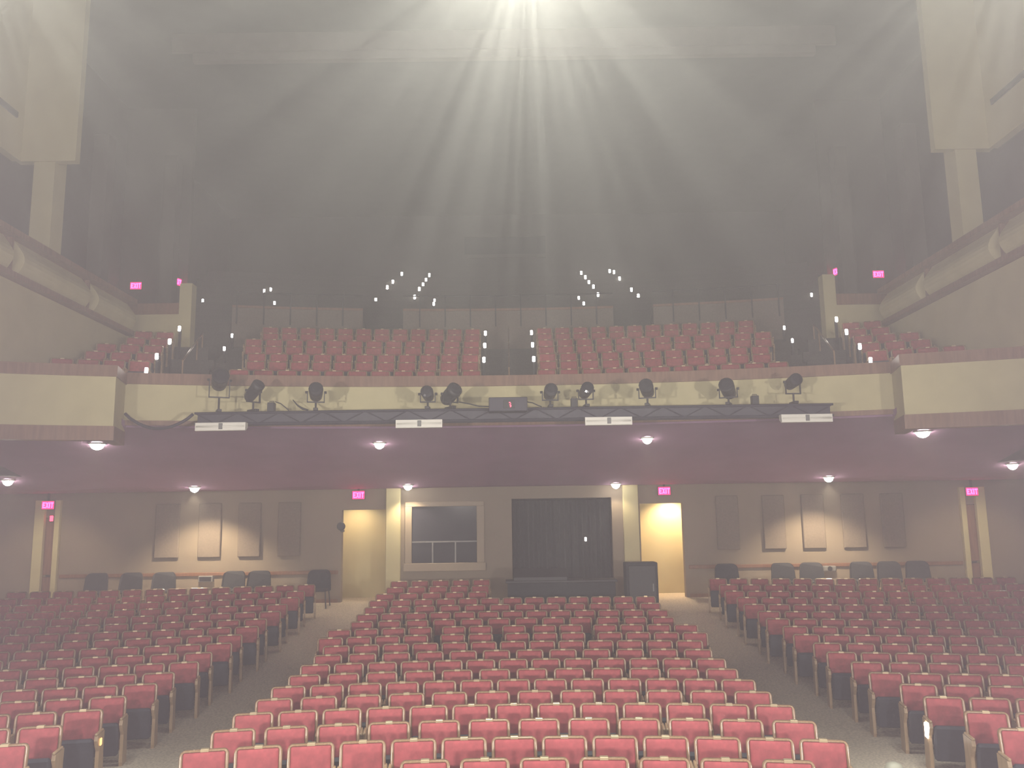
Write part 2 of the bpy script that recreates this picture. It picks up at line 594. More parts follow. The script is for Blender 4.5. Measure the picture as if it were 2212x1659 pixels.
# side ends of the balcony: parapet, short pier, recessed exit wall
for nm, s_ in (('wall_balcony_left_end', -1), ('wall_balcony_right_end', 1)):
    mb = MB()
    x0, x1 = sorted((9.35 * s_, 11.6 * s_))
    mb.box(x0, x1, 23.75, 23.9, 7.8, 9.35)
    x0, x1 = sorted((9.0 * s_, 9.35 * s_))
    mb.box(x0, x1, 23.7, 24.05, 7.6, 9.95)
    struct(nm, mb, CREAMW, 'cream parapet and short pier at the end of the balcony')
    x0, x1 = sorted((9.36 * s_, 11.6 * s_))
    struct('trim_15' if s_ < 0 else 'trim_16', MB().bbox(x0, x1, 23.7, 23.95, 9.06, 9.38, .01), BROWN, 'brown wooden top of the balcony end parapet')
for nm, s_ in (('wall_exit_recess_left', -1), ('wall_exit_recess_right', 1)):
    x0, x1 = sorted((10.15 * s_, 12.3 * s_))
    mb = MB().box(x0, x1, 26.3, 26.5, 7.8, 16.6)
    struct(nm, mb, mat('dark_taupe_paint', (.065, .057, .047), .9, .1, 1.5) if s_ < 0 else bpy.data.materials['dark_taupe_paint'], 'dark wall above the balcony exit')

# ---- side boxes
for side, s_ in (('left', -1), ('right', 1)):
    def bx(mb, a, b, y0, y1, z0, z1):
        x0, x1 = sorted((a * s_, b * s_))
        return mb.box(x0, x1, y0, y1, z0, z1)
    # wall under the box tier
    struct(f'wall_under_{side}_boxes', bx(MB(), 10.45, 10.65, 12, 23.7, Z0 + 3.34, 8.27), CREAMW, f'cream side wall under the {side} boxes')
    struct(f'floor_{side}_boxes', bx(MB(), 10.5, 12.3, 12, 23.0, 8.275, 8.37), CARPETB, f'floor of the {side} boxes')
    # bowed fascia panels between fins
    mb = MB()
    bays = [(12.05, 13.75), (14.0, 17.1), (17.5, 20.4), (20.8, 22.95)]
    for y0, y1 in bays:
        n = 8
        v, f = [], []
        for y in (y0, y1):
            for i in range(n + 1):
                t = i / n
                v.append(((10.47 - .26 * sin(pi * (t * .85 + .15)) ** 1.2) * s_, y, 8.40 + .76 * t))
            v.append((10.68 * s_, y, 9.16))
            v.append((10.68 * s_, y, 8.40))
        q = n + 3
        for i in range(q):
            f.append((i, (i + 1) % q, q + (i + 1) % q, q + i))
        f += [tuple(range(q))[::-1], tuple(range(q, 2 * q))]
        mb.add(v, f)
    struct(f'wall_{side}_box_front', mb, CREAM, f'bowed cream fascia of the {side} boxes')
    mb = bx(MB(), 10.22, 10.72, 12, 23.0, 9.16, 9.29)
    bx(mb, 10.25, 10.72, 12, 23.0, 8.28, 8.40)
    for y in (13.9, 17.3, 20.6):
        bx(mb, 10.37, 10.68, y - .038, y + .038, 8.40, 9.16)
    bx(mb, 10.47, 10.68, 12, 23.0, 8.40, 9.16)
    struct('trim_11' if s_ < 0 else 'trim_12', mb, BROWN, f'brown rails and fins of the {side} boxes')
    # columns between boxes
    mb = MB()
    bx(mb, 10.3, 10.78, 18.55, 18.69, 9.29, 11.4)
    bx(mb, 10.3, 10.78, 18.69, 19.05, 9.29, 11.6)
    struct(f'pillar_{side}_boxes', mb, CREAMW, f'cream columns standing on the {side} box rail')
    mb = bx(MB(), 9.75, 10.15, 24.1, 24.5, 8.0, 14)
    bx(mb, 10.5, 10.9, 21.4, 21.8, 9.29, 13.4)
    struct(f'pillar_{side}_balcony_end', mb, bpy.data.materials['dark_taupe_paint'], 'taupe column beyond the balcony parapet')
    # hanging pier and upper side wall
    struct(f'wall_{side}_pier', bx(MB(), 9.82, 11.17, 18.5, 18.7, 11.38, 16.6), CREAMW, f'cream hanging pier on the {side} side of the hall')
    struct(f'wall_{side}_upper', bx(MB(), 11.06, 11.26, 8, 18.5, 11.38, 16.6), CREAMW, f'cream upper wall on the {side} side of the hall')
    struct('trim_13' if s_ < 0 else 'trim_14', bx(MB(), 11.02, 11.06, 8, 18.2, 12.29, 12.42), BLACK, f'dark slot along the {side} upper wall')

# projection booth window high in the back wall
wb = struct('window_2', MB().box(-1.9, 1.7, 36.5, 36.6, 15.55, 15.75).box(-1.9, 1.7, 36.5, 36.6, 14.6, 14.75), DARK, 'projection booth window high on the back wall')
MB().box(-1.9, 1.7, 36.55, 36.59, 14.75, 15.55).build('pane', GLASS, wb)

# ================================================================== SEATS


def rrect(wd, z0, z1, rt, rb, n=5):
    """rounded rectangle outline in x-z, counter-clockwise seen from the front"""
    pts = []
    for cx, cz, r, a0 in ((wd - rb, z0 + rb, rb, -90), (wd - rt, z1 - rt, rt, 0), (-wd + rt, z1 - rt, rt, 90), (-wd + rb, z0 + rb, rb, 180)):
        for k in range(n + 1):
            a = radians(a0 + 90 * k / n)
            pts.append((cx + r * cos(a), cz + r * sin(a)))
    return pts


TILT = tan(radians(11))


def back_y(x, z):
    return .02 + (z - .42) * TILT - .35 * x * x


def rings(mb, outs, close_first=True, close_last=True):
    """outs: list of (outline, y offset)"""
    n = len(outs[0][0])
    v, f = [], []
    for o_, dy in outs:
        for x, z in o_:
            v.append((x, back_y(x, z) + dy, z))
    for i in range(len(outs) - 1):
        for k in range(n):
            f.append((i * n + k, i * n + (k + 1) % n, (i + 1) * n + (k + 1) % n, (i + 1) * n + k))
    if close_first:
        f.append(tuple(range(n))[::-1])
    if close_last:
        f.append(tuple(range((len(outs) - 1) * n, len(outs) * n)))
    mb.add(v, f)


def back_outline(i, t, n):
    return rrect(.242 - i, .42 + i, .86 - t, max(.012, .055 - i), max(.01, .03 - i * .5), n)


def frame_mb(n=5):
    o = lambda i, t: back_outline(i, t, n)
    mb = MB()
    rings(mb, [(o(.006, .006), .038), (o(0, 0), .030), (o(0, 0), -.008), (o(.008, .006), -.018), (o(.026, .015), -.018), (o(.034, .021), -.010), (o(.034, .021), .012)])
    return mb


def cushion_mb(n=5):
    o = lambda i, t: back_outline(i, t, n)
    mb = MB()
    rings(mb, [(o(.035, .022), .011), (o(.035, .022), -.012), (o(.043, .029), -.024), (o(.07, .05), -.034), (o(.13, .11), -.038)], True, True)
    return mb


def plate_mb():
    """little number plate hooked over the middle of the top edge"""
    y0 = back_y(0, .86)
    mb = MB().bbox(-.042, .042, y0 - .03, y0 + .036, .853, .867, .006)
    return mb.bbox(-.042, .042, y0 - .034, y0 - .028, .838, .865, .004)


def seat_mb():
    mb = MB()
    mb.bbox(-.205, .205, -.05, .03, 0, .43, .025)
    c, s_ = cos(radians(-9)), sin(radians(-9))
    mb.v = [(x, -.105 + y * c - z * s_ * -1, .14 + z * c + y * s_ * -1) for x, y, z in mb.v]
    return mb


def panel_mb(sx):
    mb = MB()
    poly = [(-.10, -.03), (.16, -.03), (.13, .05), (.10, .40), (.12, .60), (-.20, .60), (-.22, .54), (-.12, .40), (-.13, .05)]
    mb.prism(poly, sx * .241 - .0205, sx * .241 + .0205)
    return mb


def arm_mb(sx):
    return MB().bbox(sx * .2425 - .0175, sx * .2425 + .0175, -.235, .09, .60, .632, .01)


def make_seat():
    r = empty('theater_seat', (0, 0, 0), '', 'theater seat')
    f = frame_mb().build('back_frame', TAN, r, True)
    cshn = cushion_mb().build('back_cushion', RED, r, True)
    plate_mb().build('number_plate', BRASS, r)
    seat_mb().build('seat', SEATD, r)
    for sx in (-1, 1):
        panel_mb(sx).build('side_panel', TANP, r)
        arm_mb(sx).build('armrest', TANP, r)
    return r


PITCH = .83


def center_rows():
    """(row, x, y, angle, index from left, count)"""
    out = []
    CY = -6.0
    for k in range(0, 19):
        d = 8.7 + PITCH * k
        R = d - CY
        even = k % 2 == 0
        n, p = (12, .575) if even else (13, .5315)
        if k >= 17:
            n, p = (12, .55)
        offs = [(i - (n - 1) / 2) * p for i in range(n)]
        if k in (10, 11):
            n = 13
            p = .50 if k == 10 else .50
            gaps = [0] * 4 + [.17] * 2 + [.34] * 3 + [.51] * 4
            if k == 11:
                gaps = [0] * 4 + [.14] * 2 + [.28] * 1 + [.36] * 2 + [.51] * 4
            raw = [i * .535 + gaps[i] for i in range(13)]
            mid = (raw[0] + raw[-1]) / 2
            offs = [q - mid for q in raw]
        for i, o in enumerate(offs):
            if k >= 16 and o > -.4:      # the sound desk stands here
                continue
            a = o / R
            out.append(('c', k, R * sin(a), CY + R * cos(a), -a, i + 1, n))
    return out


def side_rows():
    out = []
    for k in range(0, 19):
        y0 = 7.9 + .845 * k
        for s_ in (-1, 1):
            nmax = 16
            x = 5.15
            sl = .21
            p = .535 + (.02 if k % 2 else 0)
            first = .06 if k % 2 else 0
            for i in range(nmax):
                dx = (p * (i + .5) + first) * cos(atan2(sl, 1))
                xx = x + dx
                if k >= 16 and xx > 12.5:
                    break
                if xx > 13.8:
                    break
                yy = y0 - sl * dx
                out.append(('l' if s_ < 0 else 'r', k, s_ * xx, yy, s_ * -.207, i + 1, nmax))
    return out


def balcony_rows():
    out = []
    for j in range(7):
        R = 20.9 + .87 * j + 14
        p = .56 if j % 2 == 0 else .54
        for s_ in (-1, 1):
            a_in = .65 / R if j == 0 else (.72 + .02 * j) / R
            a = a_in + p * .5 / R
            while a + .5 * p / R < radians(11.35):
                out.append(('b', j, s_ * R * sin(a), -14 + R * cos(a), -s_ * a, ZB + DZ * j))
                a += p / R
    for j in range(6):
        R = 19.62 + .87 * j + 14
        p = .56 if j % 2 == 0 else .54
        for s_ in (-1, 1):
            a = radians(15.3 if j == 0 else 13.85) + p * .5 / R
            while R * sin(a) + .27 < 10.43 and a < radians(18):
                out.append(('o', j, s_ * R * sin(a), -14 + R * cos(a), -s_ * a, 5.69 + .36 * j))
                a += p / R
    return out


cand = []
for b, k, x, y, rz, i, n in center_rows() + side_rows():
    z = flo(x, y)
    u, v = pixel((x, y, z + .84))
    if -45 < u < 2257 and v < 1656:
        cand.append((hypot(x, y), b, k, x, y, z, rz, i))
cand.sort()
near, far = cand[:300], cand[300:]
first_row = {b: min(c[2] for c in cand if c[1] == b) for b in 'clr'}
GROUPS = {'c': 'red seats in the centre block of the stalls', 'l': 'red seats in the left block of the stalls', 'r': 'red seats in the right block of the stalls'}
proto = make_seat()
used = False
for d, b, k, x, y, z, rz, i in near:
    if used:
        r = copy_tree(proto)
    else:
        r, used = proto, True
    r.location = (x, y, z)
    r.rotation_euler = (0, 0, rz)
    row = ORD[k - first_row[b] + 1]
    if b == 'c':
        r['label'] = f'red seat with tan frame, {ORD[i]} from the left aisle, {row} row of centre block'
    elif b == 'l':
        r['label'] = f'red seat with tan frame, {ORD[i]} from the aisle, {row} row of left block'
    else:
        r['label'] = f'red seat with tan frame, {ORD[i]} from the aisle, {row} row of right block'
    r['group'] = GROUPS[b]
    # lit aisle lights on two aisle ends
    if b == 'l' and i == 1 and k == 4:
        MB().bbox(.262, .28, -.12, -.06, .46, .55, .01).build('aisle_light', AMBER, r)
    if b == 'r' and i == 1 and k == 4:
        MB().bbox(-.285, -.262, -.15, -.05, .40, .58, .01).build('aisle_light', AISLE, r)

# all further seats: stalls rows towards the back and the balcony, one mass
big = MB()
T = []
for src, mi in ((frame_mb(2), 0), (cushion_mb(2), 1), (seat_mb(), 2), (plate_mb(), 3), (panel_mb(-1), 4), (panel_mb(1), 4), (arm_mb(-1), 4), (arm_mb(1), 4)):
    T.append((src.v, src.f, mi))
places = [(x, y, z, rz) for d, b, k, x, y, z, rz, i in far] + [(x, y, z, rz) for b, j, x, y, rz, z in balcony_rows()]
for x, y, z, rz in places:
    c, s_ = cos(rz), sin(rz)
    for v, f, mi in T:
        big.cur = mi
        big.add([(x + a * c - b_ * s_, y + a * s_ + b_ * c, z + q) for a, b_, q in v], f)
o = big.build('theater_seats', [TAN, RED, SEATD, BRASS, TANP])
o['kind'] = 'stuff'
tag(o, 'rows of red tan-framed seats at the back of the stalls and up in the balcony', 'theater seats')
print('SEATS', first_row, len(near), len(far), len(places) - len(far), 'last near depth', near[-1][0])

# ================================================================== SIGNS AND LAMPS
STROKES = {'E': [(0, .3, 0, 1), (0, 1, 0, .2), (0, .8, .4, .6), (0, 1, .8, 1)], 'I': [(.35, .65, 0, 1)], 'T': [(.35, .65, 0, 1), (0, 1, .8, 1)]}


def exit_sign(loc, label, rz=0, group='exit signs', mount=.1):
    r = empty('exit_sign', loc, label, 'exit sign', group, rz)
    MB().bbox(-.19, .19, -.03, .03, -.13, .13, .01).build('housing', BLACK, r)
    MB().box(-.175, .175, -.036, -.029, -.115, .115).build('face', EXITF, r)
    mb = MB()
    x = -.15
    for ch, wd in (('E', .075), ('X', .085), ('I', .035), ('T', .075)):
        if ch == 'X':
            for sg in (1, -1):
                v = []
                for t, e in ((-1, -.012), (-1, .012), (1, .012), (1, -.012)):
                    px = x + wd / 2 + sg * t * (wd / 2 - .012) + e
                    v.append((px, t * .08))
                mb.add([(a, -.042, b) for a, b in v] + [(a, -.034, b) for a, b in v],
                       [(0, 1, 2, 3), (7, 6, 5, 4), (0, 4, 5, 1), (1, 5, 6, 2), (2, 6, 7, 3), (3, 7, 4, 0)])
        else:
            for a, b, c, d in STROKES[ch]:
                if ch == 'I':
                    a, b = 0, .8
                mb.box(x + a * wd, x + b * wd, -.042, -.034, -.08 + .16 * c, -.08 + .16 * d)
        x += wd + .0125
    mb.build('lettering', EXITL, r)
    MB().bbox(-.03, .03, -.02, .02, .125, .13 + mount, .004).build('mount', BLACK, r)
    return r


exit_sign((-13.4, YB - .12, 3.76), 'glowing red exit sign above the outer brown door on the left', mount=.24)
exit_sign((-4.42, YB - .12, 3.92), 'glowing red exit sign above the dimmer lit doorway beside the booth window', mount=.12)
exit_sign((4.46, YB - .12, 3.91), 'glowing red exit sign above the bright yellow doorway', mount=.12)
exit_sign((13.4, YB - .12, 3.76), 'glowing red exit sign above the outer brown door on the right', mount=.24)
exit_sign((-11.73, 26.24, 10.61), 'glowing red exit sign facing the stage at the left end of balcony', group='balcony exit signs')
exit_sign((-10.42, 26.12, 10.70), 'narrow red exit sign seen nearly edge-on at the left end of balcony', radians(68), 'balcony exit signs')
exit_sign((10.42, 26.12, 10.74), 'narrow red exit sign seen nearly edge-on at the right end of balcony', radians(-68), 'balcony exit signs')
exit_sign((11.73, 26.24, 10.65), 'glowing red exit sign facing the stage at the right end of balcony', group='balcony exit signs')
r = empty('red_glowing_box', (-13.34, YB + .04, 3.38), 'small glowing red box under the exit sign of the left outer door', 'alarm light')  # small glowing red block, of no particular kind
MB().bbox(-.08, .08, -.05, .0, -.1, .1, .01).build('housing', BLACK, r)
MB().bbox(-.05, .05, -.08, -.05, -.08, .08, .012).build('lens', LEDR, r)

# recessed downlights in the soffit
DL = [(-3.19, 20.9, 40, 'above the left aisle, near the balcony edge'), (3.34, 20.8, 40, 'above the right aisle, near the balcony edge'),
      (-8.7, 23.74, 330, 'close to the back wall over the left block'), (-2.93, 24.6, 75, 'in front of the booth window beside the pilaster'),
      (3.02, 24.75, 20, 'in front of the dark opening, small and dim'), (-9.55, 19.8, 50, 'large and bright under the left end of balcony'),
      (9.57, 19.78, 50, 'large and bright under the right end of balcony'), (-12.74, 21.84, 110, 'at the far left by the outer exit door'),
      (8.74, 23.64, 330, 'close to the back wall over the right block'), (12.71, 21.72, 110, 'at the far right by the outer exit door')]
for x, y, e, wh in DL:
    z = soffit(x, y)
    r = empty('downlight', (x, y, z), f'round lit downlight in the soffit, {wh}', 'downlight', 'downlights under the balcony')
    rr = .16 if e == 50 else .125
    ring = MB().lathe([(rr + .03, .02), (rr + .03, -.02), (rr, -.02), (rr, .02)], n=20)
    ring.f, ring.mi = ring.f[:-2], ring.mi[:-2]
    ring.build('trim_ring', WHITE, r)
    MB().lathe([(rr * .97, .0), (rr * .94, -.05), (rr * .75, -.10), (rr * .4, -.135), (rr * .1, -.145)], n=20).build('lens', LAMP, r, True)
    tgt = (x, y + (.75 if y > 23 else .3), 0)
    if abs(x) > 12:
        tgt = (x * 1.05, 25.0, .6)
    spot('downlight_beam', (x, y, z - .19), tgt, e * 2.2, 112 if y > 23 else 80)
# lobby lamps behind the doorways
for x, y, z, e, tx, wh in ((-4.75, 26.0, 3.9, 38, -4.6, 'left'), (4.95, 26.2, 3.9, 190, 4.7, 'right')):
    r = empty('lobby_lamp', (x, y, 3.95), f'recessed lamp in the lobby ceiling behind the {wh} doorway', 'lamp')
    MB().lathe([(.12, .0), (.12, -.03), (.05, -.04)], n=16).build('lens', LAMP, r)
    spot('lobby_beam', (x, y, 3.82), (tx, 26.7, 1.6), e * 2.4, 120, (1, .68, .38), .8, .1)

# ================================================================== LIGHTING TRUSS IN FRONT OF THE BALCONY
YT = 18.5
r = empty('lighting_truss', (0, YT, 5.43), 'long dark lighting truss hung along the balcony front', 'truss')
mb = MB()
for y, z in ((-.13, .085), (-.13, -.15), (.13, .085), (.13, -.15)):
    mb.tube([(-6.8, y, z), (7.0, y, z)], .025, 8)
mb.build('chord', NAVY, r)
n = 30
for y in (-.13, .13):
    mb = MB()
    for i in range(n):
        x0, x1 = -6.8 + 13.8 * i / n, -6.8 + 13.8 * (i + 1) / n
        mb.tube([(x0, y, -.15 if i % 2 else .085), (x1, y, .085 if i % 2 else -.15)], .012, 6)
    mb.build('bracing', NAVY, r)
MB().bbox(-6.75, 6.95, -.09, .09, -.14, .07, .01).build('dark_infill', NAVY, r)  # solid infill; truss deepened to cover the shadow band below it
mb = MB()
for x in (-6.2, -3.6, -.9, 1.9, 4.4, 6.4):
    yb = sqrt(34.0 ** 2 - x * x) - 14 - YT
    mb.bbox(x - .03, x + .03, .1, yb + .02, .0, .06, .005)
mb.build('wall_bracket', NAVY, r)

FX = [(-6.70, -5.63, 'under the left end of the truss'), (-2.43, -1.44, 'left of centre under the truss, beside the dark case'), (1.61, 2.61, 'right of centre under the truss'),
      (5.80, 6.89, 'under the right end of the truss')]
for a, b, wh in FX:
    r = empty('strip_light', ((a + b) / 2, YT - .27, 5.2), f'white enamel strip light {wh}', 'strip light', 'strip lights under the truss')
    h = (b - a) / 2
    MB().prism([(-.08, -.085), (-.02, -.09), (.1, -.02), (.1, .085), (-.02, .09), (-.075, .085)], -h, h).build('housing', WHITE, r)
    MB().bbox(-.03, .05, -.10, -.065, -.06, .07, .006).build('clip', GREYP, r)
    MB().tube([(-h + .02, -.07, .0), (h - .02, -.07, .0)], .022, 10).build('tube', WHITE, r, True)
    for sx in (-1, 1):
        MB().box(sx * h * .7 - .015, sx * h * .7 + .015, .05, .116, .07, .11).build('hanger', BLACK, r)

SL = [(-6.33, 6.25, .20, 'tall and blocky, at the left end of the truss', 40), (-5.58, 6.00, .15, 'slim and upright, second from the left end of truss', 85),
      (-4.22, 5.95, .17, 'third from the left end of truss', 20), (-1.78, 5.88, .15, 'left one of the pair beside the dark case', 0),
      (-1.29, 5.86, .18, 'right one of the pair beside the dark case', 60), (.89, 5.88, .16, 'first to the right of the dark case', 5),
      (1.67, 5.90, .15, 'second to the right of the dark case', 10), (3.01, 5.92, .17, 'standing alone between the two right strip lights', -25),
      (4.78, 5.89, .18, 'tilted, second from the right end of truss', -40), (6.2, 6.03, .15, 'at the right end of truss, above the strip light', 5)]
for x, zh, s_, wh, pan in SL:
    r = empty('stage_light', (x, YT, 5.572), f'black stage light on a stem, {wh}', 'stage light', 'stage lights on the truss', radians(pan * .6))
    h = zh - 5.572
    mb = MB().bbox(-.05, .05, -.16, .16, -.03, .03, .008)
    mb.build('clamp', BLACK, r)
    MB().tube([(0, 0, 0), (0, 0, h * .45)], .022, 8).build('stem', BLACK, r)
    y = MB()
    y.box(-s_ - .02, s_ + .02, -.025, .025, h * .45 - .012, h * .45 + .012)
    y.box(-s_ - .02, -s_, -.025, .025, h * .45, h + .02).box(s_, s_ + .02, -.025, .025, h * .45, h + .02)
    y.build('yoke', BLACK, r)
    t = radians(-6 - abs(pan) * .35)
    M3 = Matrix.Rotation(t, 4, 'X')
    prof = [(s_ * .55, .26), (s_ * .8, .2), (s_ * .88, .0), (s_ * .82, -.12), (s_ * .92, -.13), (s_ * .92, -.24)]
    hd = MB().lathe(prof, (0, 0, h), 'y', 14, M3)
    hd.build('head', BLACK, r, True)
    MB().lathe([(s_ * .8, -.242), (s_ * .5, -.255)], (0, 0, h), 'y', 14, M3).build('lens', GLASS, r)
    k = MB()
    for sx in (-1, 1):
        k.lathe([(.03, -.02), (.03, .03)], (sx * (s_ + .03), 0, h), 'z', 8)
    k.build('knob', BLACK, r)

for x, z, wh in ((-5.18, 5.57, 'beside the third stage light from the left'), (1.41, 5.57, 'right of the dark case'), (5.35, 5.57, 'between the two stage lights at the right end')):
    r = empty('dimmer_box', (x, YT, 5.541), f'small black box on the truss, {wh}', 'electrical box', 'small boxes on the truss')
    MB().bbox(-.075, .075, -.08, .08, 0, .2, .01).build('body', BLACK, r)
    MB().tube([(-.05, 0, .2), (-.05, 0, .23), (.05, 0, .23), (.05, 0, .2)], .008, 6).build('handle', BLACK, r)
r = empty('equipment_case', (-.03, YT - .335, 5.42), 'wide dark case with a red display in the middle of the truss', 'equipment case')
MB().bbox(-.41, .41, -.17, .16, .0, .30, .012).build('body', NAVY, r)
MB().bbox(-.10, .14, -.178, -.168, .06, .24, .004).build('front_panel', BLACK, r)
mb = MB()
for p in ((.02, .19, .05, .17), (.05, .17, .06, .14), (.03, .14, .05, .125), (.045, .125, .07, .10), (.04, .085, .06, .10)):
    x0, x1, z0, z1 = min(p[0], p[2]), max(p[0], p[2]), min(p[1], p[3]), max(p[1], p[3])
    mb.box(x0, x1, -.184, -.177, z0, z1)
mb.build('display', LEDR, r)
# draped supply cables
pts = []
for i in range(15):
    t = i / 14
    pts.append((-8.36 + 1.53 * t, 18.5 - .14 * t, 5.55 - .05 * t - .32 * sin(pi * t) ** .8))
o = MB().tube(pts, .035, 8).build('power_cable', NAVY, None, True)
tag(o, 'thick dark cable drooping from the balcony corner to the truss', 'cable')
pts = [(-5.1, YT, 5.76), (-4.98, YT, 5.72), (-4.86, YT, 5.62), (-4.8, YT, 5.56)]
tag(MB().tube(pts, .012, 6).build('cable_loop', BLACK, None, True), 'thin black cable curling down beside the leftmost small box', 'cable')
pts = [(-4.72, YT, 5.80), (-4.62, YT, 5.68), (-4.5, YT, 5.60), (-4.38, YT, 5.57)]
tag(MB().tube(pts, [.01, .018, .03, .02], 6).build('cable_tail', BLACK, None, True), 'loose cable tail sticking up beside the third stage light', 'cable')
pts = [(-1.1, YT, 5.70), (-.9, YT, 5.66), (-.66, YT, 5.60), (-.44, YT - .02, 5.59)]
tag(MB().tube(pts, .014, 6).build('cable_run', BLACK, None, True), 'thin cable running into the dark case on its left', 'cable')
pts = [(.38, YT, 5.68), (.5, YT, 5.66), (.62, YT, 5.6), (.7, YT, 5.57)]
tag(MB().tube(pts, .014, 6).build('cable_run', BLACK, None, True), 'thin cable leaving the dark case on its right', 'cable')

# ================================================================== BACK OF THE STALLS
BC = [(-11.6, 'half in shadow near the left outer door'), (-10.64, 'second from the left outer door'), (-9.71, 'left of the small grey box'), (-7.78, 'right of the small grey box'),
      (-7.06, 'second to the right of the small grey box'), (-5.39, 'beside the dimmer lit doorway'), (5.99, 'beside the bright doorway'),
      (7.58, 'left one of the pair before the cable spool'), (8.37, 'just left of the cable spool'), (9.78, 'just right of the cable spool'), (10.54, 'second to the right of the cable spool'),
      (11.34, 'third to the right of the cable spool')]


def make_chair():
    r = empty('stacking_chair', (0, 0, 0), '', 'chair', 'black chairs along the back wall')
    mb = MB()
    out = rrect(.31, .42, .98, .13, .04, 5)
    n = len(out)
    v = [((x * (1 - .12 * (z - .42) / .56)), .17 + (z - .42) * .12 - .10 * (x / .3) ** 2, z) for x, z in out]
    v += [(x, y + .05, z) for x, y, z in v]
    mb.add(v, [tuple(range(n))[::-1], tuple(range(n, 2 * n))] + [(i, (i + 1) % n, n + (i + 1) % n, n + i) for i in range(n)])
    mb.build('backrest', BLACKF, r)
    MB().bbox(-.27, .27, -.3, .2, .42, .5, .03).build('seat', BLACKF, r)
    for sx in (-1, 1):
        for sy in (-1, 1):
            MB().tube([(sx * .24, -.04 + sy * .2, .43), (sx * .27, -.04 + sy * .25, -.02)], .016, 8).build('leg', BLACK, r)
    return r


ch = make_chair()
for i, (x, wh) in enumerate(BC):
    c = ch if i == 0 else copy_tree(ch)
    c.location = (x, 24.35, flo(x, 24.35) - .0)
    c.rotation_euler = (0, 0, random.uniform(-.12, .12))
    c['label'] = f'black rounded-back chair at the back wall, {wh}'
    zt = 1.80 + .04
    c.scale = (1.12, 1, (zt - c.location.z) / .98)
r = empty('speaker_box', (-8.77, YB, 1.60), 'small grey box on the back wall above the brightest rear seats', 'box')
MB().bbox(-.21, .21, -.14, 0, -.09, .09, .02).build('body', GREYP, r)
MB().box(-.17, .17, -.146, -.138, -.06, .06).build('grille', BLACK, r)
r = empty('cable_spool', (9.12, YB, 1.63), 'small grey spool-shaped box on the back wall between black chairs', 'box')
MB().bbox(-.19, .19, -.14, 0, -.08, .08, .03).build('body', GREYP, r)
MB().lathe([(.07, -.15), (.07, -.139)], (0, 0, 0), 'y', 12).build('dial', BLACK, r)

# sound desk and operator racks before the dark opening
r = empty('sound_desk', (1.3, 23.4, flo(1.3, 23.4)), 'long dark sound desk before the black opening', 'desk')
MB().bbox(-1.42, 1.42, -.35, -.29, -.05, .82, .01).build('front_panel', BLACKF, r)
MB().bbox(-1.47, 1.47, -.4, .35, .82, .88, .01).build('worktop', BLACK, r)
for sx in (-1.38, 1.38):
    MB().bbox(sx - .04, sx + .04, -.29, .33, -.05, .82, .008).build('side_panel', BLACKF, r)
r = empty('mixing_console', (.75, 23.4, flo(1.3, 23.4) + .88), 'dark mixing console lying on the sound desk', 'mixing console')
MB().prism([(-.3, 0), (.28, 0), (.28, .26), (.2, .28), (-.3, .08)], -.7, .7).build('body', BLACK, r)
MB().box(-.65, .65, .285, .30, .1, .24).build('meter_bridge', GREYP, r)
r = empty('monitor_cabinet', (3.45, 23.5, flo(3.45, 23.5) - .03), 'black equipment cabinet beside the bright doorway', 'cabinet')
MB().bbox(-.42, .42, -.3, .3, 0, 1.30, .02).build('body', BLACKF, r)
MB().bbox(-.36, .36, -.32, -.298, .1, 1.22, .01).build('door', BLACK, r)
MB().bbox(.26, .30, -.34, -.318, .55, .75, .006).build('handle', GREYP, r)
r = empty('desk_lamp', (1.95, 23.3, flo(1.3, 23.4) + .88), 'tiny lit lamp on the sound desk against the black opening', 'lamp')
MB().lathe([(.06, 0), (.06, .02), (.015, .03)], n=12).build('base', BLACK, r)
MB().tube([(0, 0, .02), (0, 0, 1.0), (.02, -.06, 1.08)], .008, 6).build('gooseneck', BLACK, r)
MB().lathe([(.02, 1.10), (.03, 1.06), (.022, 1.0)], (.03, -.08, .0), n=10).build('bulb', AISLE, r)
r = empty('black_drape', (1.5, YB + .5, .6), 'black drape hanging across the wide opening at the back', 'curtain')
v, f = [], []
for i in range(61):
    x = -1.45 + 2.9 * i / 60
    yy = .06 * sin(i * 1.15)
    v += [(x, yy, .0), (x, yy, 3.1)]
for i in range(60):
    f.append((2 * i, 2 * i + 2, 2 * i + 3, 2 * i + 1))
n0 = len(v)
v += [(x, y + .02, z) for x, y, z in v]
f += [tuple(q + n0 for q in p[::-1]) for p in f]
MB().add(v, f).build('fabric', BLACKF, r)
MB().tube([(-1.46, 0, 3.14), (1.42, 0, 3.14)], .025, 8).build('rod', BLACK, r)
r = empty('door_closer', (-4.93, YB - .03, 3.03), 'dark round device on the edge of the dimmer lit doorway', 'door closer')
MB().lathe([(.10, -.07), (.12, -.03), (.12, .03)], (0, 0, 0), 'y', 14).build('body', BLACK, r)
MB().bbox(-.02, .1, -.02, .02, -.16, -.1, .005).build('arm', BLACK, r)
r = empty('rounded_post', (3.77, 9.0, .035), 'pale domed post top at the bottom edge before the right aisle', 'post')
MB().lathe([(.10, -.035), (.10, .02), (.03, .04), (.03, .42)], n=14).build('stem', PALE, r)
MB().lathe([(.03, .40), (.085, .46), (.105, .53), (.10, .60), (.07, .66), (.02, .68)], n=18).build('cap', PALE, r, True)


# ================================================================== AISLE STEP LIGHTS
def step_light(x, y, z, label, group, h=.1, big=1.0):
    r = empty('step_light', (x, y, z), label, 'step light', group)
    MB().bbox(-.03, .03, -.02, .06, -.04, h, .006).build('stem', BLACK, r)
    MB().bbox(-.034 * big, .034 * big, -.05, -.018, h - .07 * big, h + .06 * big, .012).build('lens', AISLE, r)
    return r


